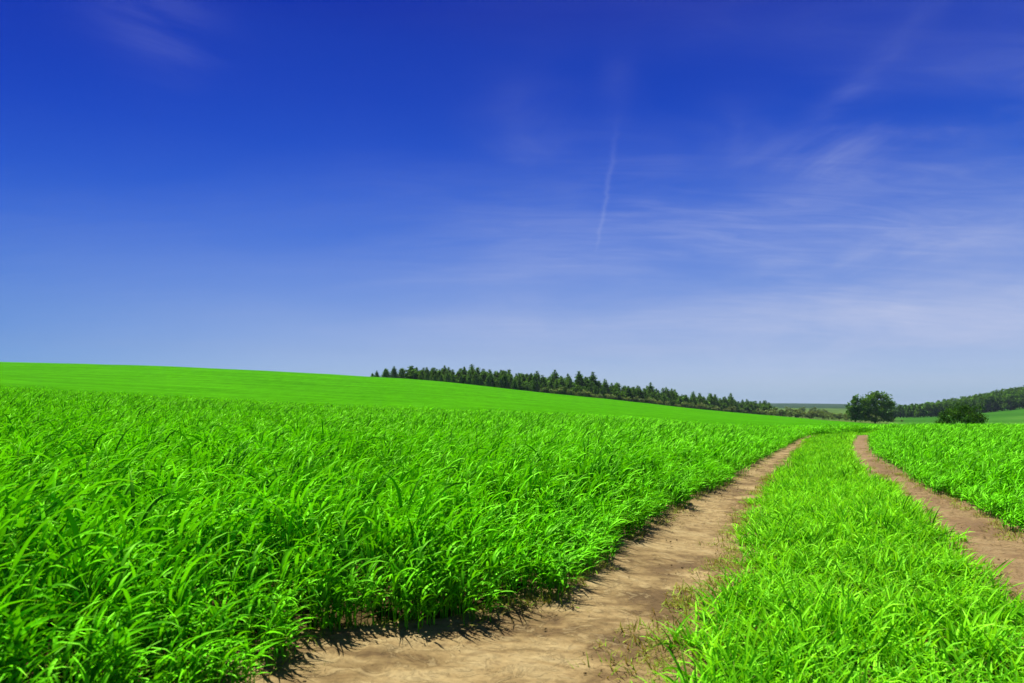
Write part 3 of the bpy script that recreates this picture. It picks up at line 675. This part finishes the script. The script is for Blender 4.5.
# tree belt: three staggered rows, falling away to the right
def by(px): return np.interp(px, [400, 560, 600, 770], [318, 322, 330, 470])
def bh(px): return np.interp(px, [400, 425, 480, 560, 600, 650, 700, 770], [.60, .80, .95, .98, 1.0, 1.02, 1.02, .96])
for row, (dy, k) in enumerate(((0, .80), (5, .95), (10, 1.0), (16, 1.03), (-4, .52))):
    px = 409 + 7 * row / 5
    while px < 772:
        Y = by(px) + dy + rng.normal(0, 1.5); x, y = at(px, Y)
        tall = rng.random()
        kk = k * bh(px) * rng.uniform(.82, 1.06) * (1.14 if tall > .88 else 1) * np.interp(Y, [300, 470], [1, 1.1])
        r_ = rng.random()
        if r_ < .52: plant('conifer_tree', random.choice(con), x, y, (kk*1.4, kk*1.4, kk*1.04), rng.uniform(0, 6), 'dark pointed conifer packed in the long tree belt behind the crop', 'tree', 'pointed conifers in the long tree belt')
        elif r_ < .74: plant('pine_tree', random.choice(pin), x, y, (kk*1.35, kk*1.35, kk*1.0), rng.uniform(0, 6), 'dark blunt-topped pine packed in the long tree belt behind the crop', 'tree', 'blunt pines in the long tree belt')
        else: plant('broadleaf_tree', random.choice(dec), x, y, (kk*1.15, kk*1.15, kk*.88), rng.uniform(0, 6), 'dark round-crowned tree packed in the long tree belt behind the crop', 'tree', 'round-crowned trees in the long tree belt')
        px += rng.uniform(4.8, 8.5) * 320 / Y
# lower, greyer shrubs along the foot of the belt
px = 545
while px < 770:
    Y = by(px) - 9 + rng.normal(0, 1.2); x, y = at(px, Y)
    plant('shrub', random.choice(shr), x, y, rng.uniform(.7, 1.15) * Y / 330, rng.uniform(0, 6), 'grey-green shrub along the foot of the long tree belt', 'shrub', 'shrubs along the foot of the tree belt', crown='foliage')
    px += rng.uniform(5, 10)
# scattered pale scrub in the hollow between the belt and the big round tree
extra = [(770 + 3.6*i + (i*7 % 3), 395 + (i*37 % 50), (1.05 if i < 18 else .8) + .12*(i*13 % 5)) for i in range(34)]
for px, Y, k in extra + [(772, 470, 1.7), (779, 450, 1.5), (787, 460, 1.6), (795, 440, 1.3), (802, 450, 1.5), (809, 440, 1.2), (816, 452, 1.45), (823, 440, 1.05), (829, 445, 1.2), (836, 430, 1.0), (842, 425, 1.1), (848, 415, .9),
                 (783, 425, .8), (798, 415, .7), (812, 412, .65), (832, 408, .6), (845, 400, .55), (855, 400, .7), (790, 700, 2.1), (803, 720, 2.3), (814, 720, 2.2), (825, 730, 1.6), (880, 395, .7), (866, 392, .55), (892, 400, .6), (902, 410, .4)]:
    x, y = at(px, Y)
    plant('shrub', random.choice(shr), x, y, k, rng.uniform(0, 6), 'pale olive shrub in the hollow around the big round tree', 'shrub', 'pale scrub in the hollow', crown='foliage')

# the big round tree, its smaller neighbour and the dark bush
big = proto('big_tree', broadleaf(13.4, 8.6, .04, 330, 42, .34, trunkr=.022, cs=.075,
    lob=[(-3.4, 0, 9.2, .55), (0, 1.5, 10.2, .60), (3.2, -1, 9.4, .52), (5.0, .5, 7.0, .45), (-4.6, 0, 6.0, .48), (0, -2.5, 6.5, .62), (3.2, 1, 3.4, .55), (-3.2, 1, 3.0, .55), (0, -1, 2.2, .75), (5.0, 0, 2.4, .5), (-5.0, 0, 2.4, .5), (-1.5, 3, 8.2, .5), (6.9, 0, 7.9, .22), (1.5, 0, 11.4, .32)]), m_decid)
x, y = at(875, 300); plant('broadleaf_tree', big, x, y, (1.06, 1.06, 1.03), 0, 'big dark tree with a wide rounded crown beyond the end of the track', 'tree', sink=-1.0)
sm = proto('small_tree', broadleaf(10.5, 4.4, .08, 110, 34, .32, trunkr=.025, cs=.10,
    lob=[(0, 0, 8.4, .62), (-1.4, .5, 6.0, .7), (1.2, -.5, 5.2, .7), (0, 0, 3.4, .8), (-2.6, 0, 3.0, .5), (0, 0, 1.7, .9)]), m_decid)
x, y = at(855.3, 298); plant('broadleaf_tree', sm, x, y, (.98, .98, 1.04), .0, 'narrower tree touching the left side of the big rounded tree', 'tree', sink=-1.0)
bsh = proto('bush', broadleaf(4.3, 4.4, .0, 320, 30, .10, trunkr=.02, cs=.055,
    lob=[(-1.8, 0, 1.9, .60), (0, .6, 2.5, .66), (1.5, 0, 2.5, .66), (2.6, 0, 1.6, .54), (-2.7, .3, 1.2, .48), (0, -1.2, 1.5, .72), (1.8, -1, 1.2, .6)]), m_bush)
x, y = at(961, 92); plant('bush', bsh, x, y, (.80, .80, 1.04), 0, 'dark rounded bush behind the right crop in front of the meadow', 'bush', crown='foliage')

# wood on the hill to the right, several rows climbing the slope
wood = [proto('wood_tree', broadleaf(15, 6.4, .0, 100, 22, .62, lob=[(0,0,10.5,.7),(-3,0,7,.6),(3,0,7,.6),(0,-3,4,.7),(-3,-1,2.8,.6),(3,1,2.8,.6)]), m_decid) for _ in range(6)]
for Y0, x0, k in ((590, 893, .95), (625, 893, .98), (680, 905, .95), (740, 925, .98), (810, 945, 1.0), (880, 970, 1.0)):
    px = x0
    while px < 1110:
        Y = Y0 + rng.normal(0, 6); x, y = at(px, Y)
        kk = k * rng.uniform(.90, 1.08) * np.interp(px, [890, 930, 970, 1024], [.80, .92, 1.02, 1.12])
        plant('broadleaf_tree', random.choice(wood), x, y, (kk, kk, kk), rng.uniform(0, 6), 'dark green tree in the dense wood on the slope at the right', 'tree', 'trees of the wood on the right-hand slope')
        px += rng.uniform(5, 8.5) * 600 / Y

# ------------------------------------------------------------------ air
def haze():
    m, t = new_mat('air'); v = N(t, 'ShaderNodeVolumePrincipled')
    v.inputs['Color'].default_value = (.62, .76, 1.0, 1); v.inputs['Density'].default_value = 5.5e-5; v.inputs['Anisotropy'].default_value = .2
    o = N(t, 'ShaderNodeOutputMaterial'); t.links.new(v.outputs[0], o.inputs['Volume'])
    lo = min((ob.matrix_world @ Vector(c)).z for ob in scene.objects if ob.name == 'ground' for c in ob.bound_box) - 1.0
    hi = max((ob.matrix_world @ Vector(c)).z for ob in scene.objects if ob.name == 'ground' for c in ob.bound_box) + 25.0
    x0, x1, y0, y1 = -18500, 18500, -80, 9050
    V = [(x, y, z) for z in (lo, hi) for x, y in ((x0, y0), (x1, y0), (x1, y1), (x0, y1))]
    Fc = [(3, 2, 1, 0), (4, 5, 6, 7), (0, 1, 5, 4), (1, 2, 6, 5), (2, 3, 7, 6), (3, 0, 4, 7)]
    link('haze', mesh_np('haze', V, Fc, smooth_=False), m, kind='stuff', label='thin bluish haze in the air over the far hills', cat='haze')
    print('haze', lo, hi)
haze()
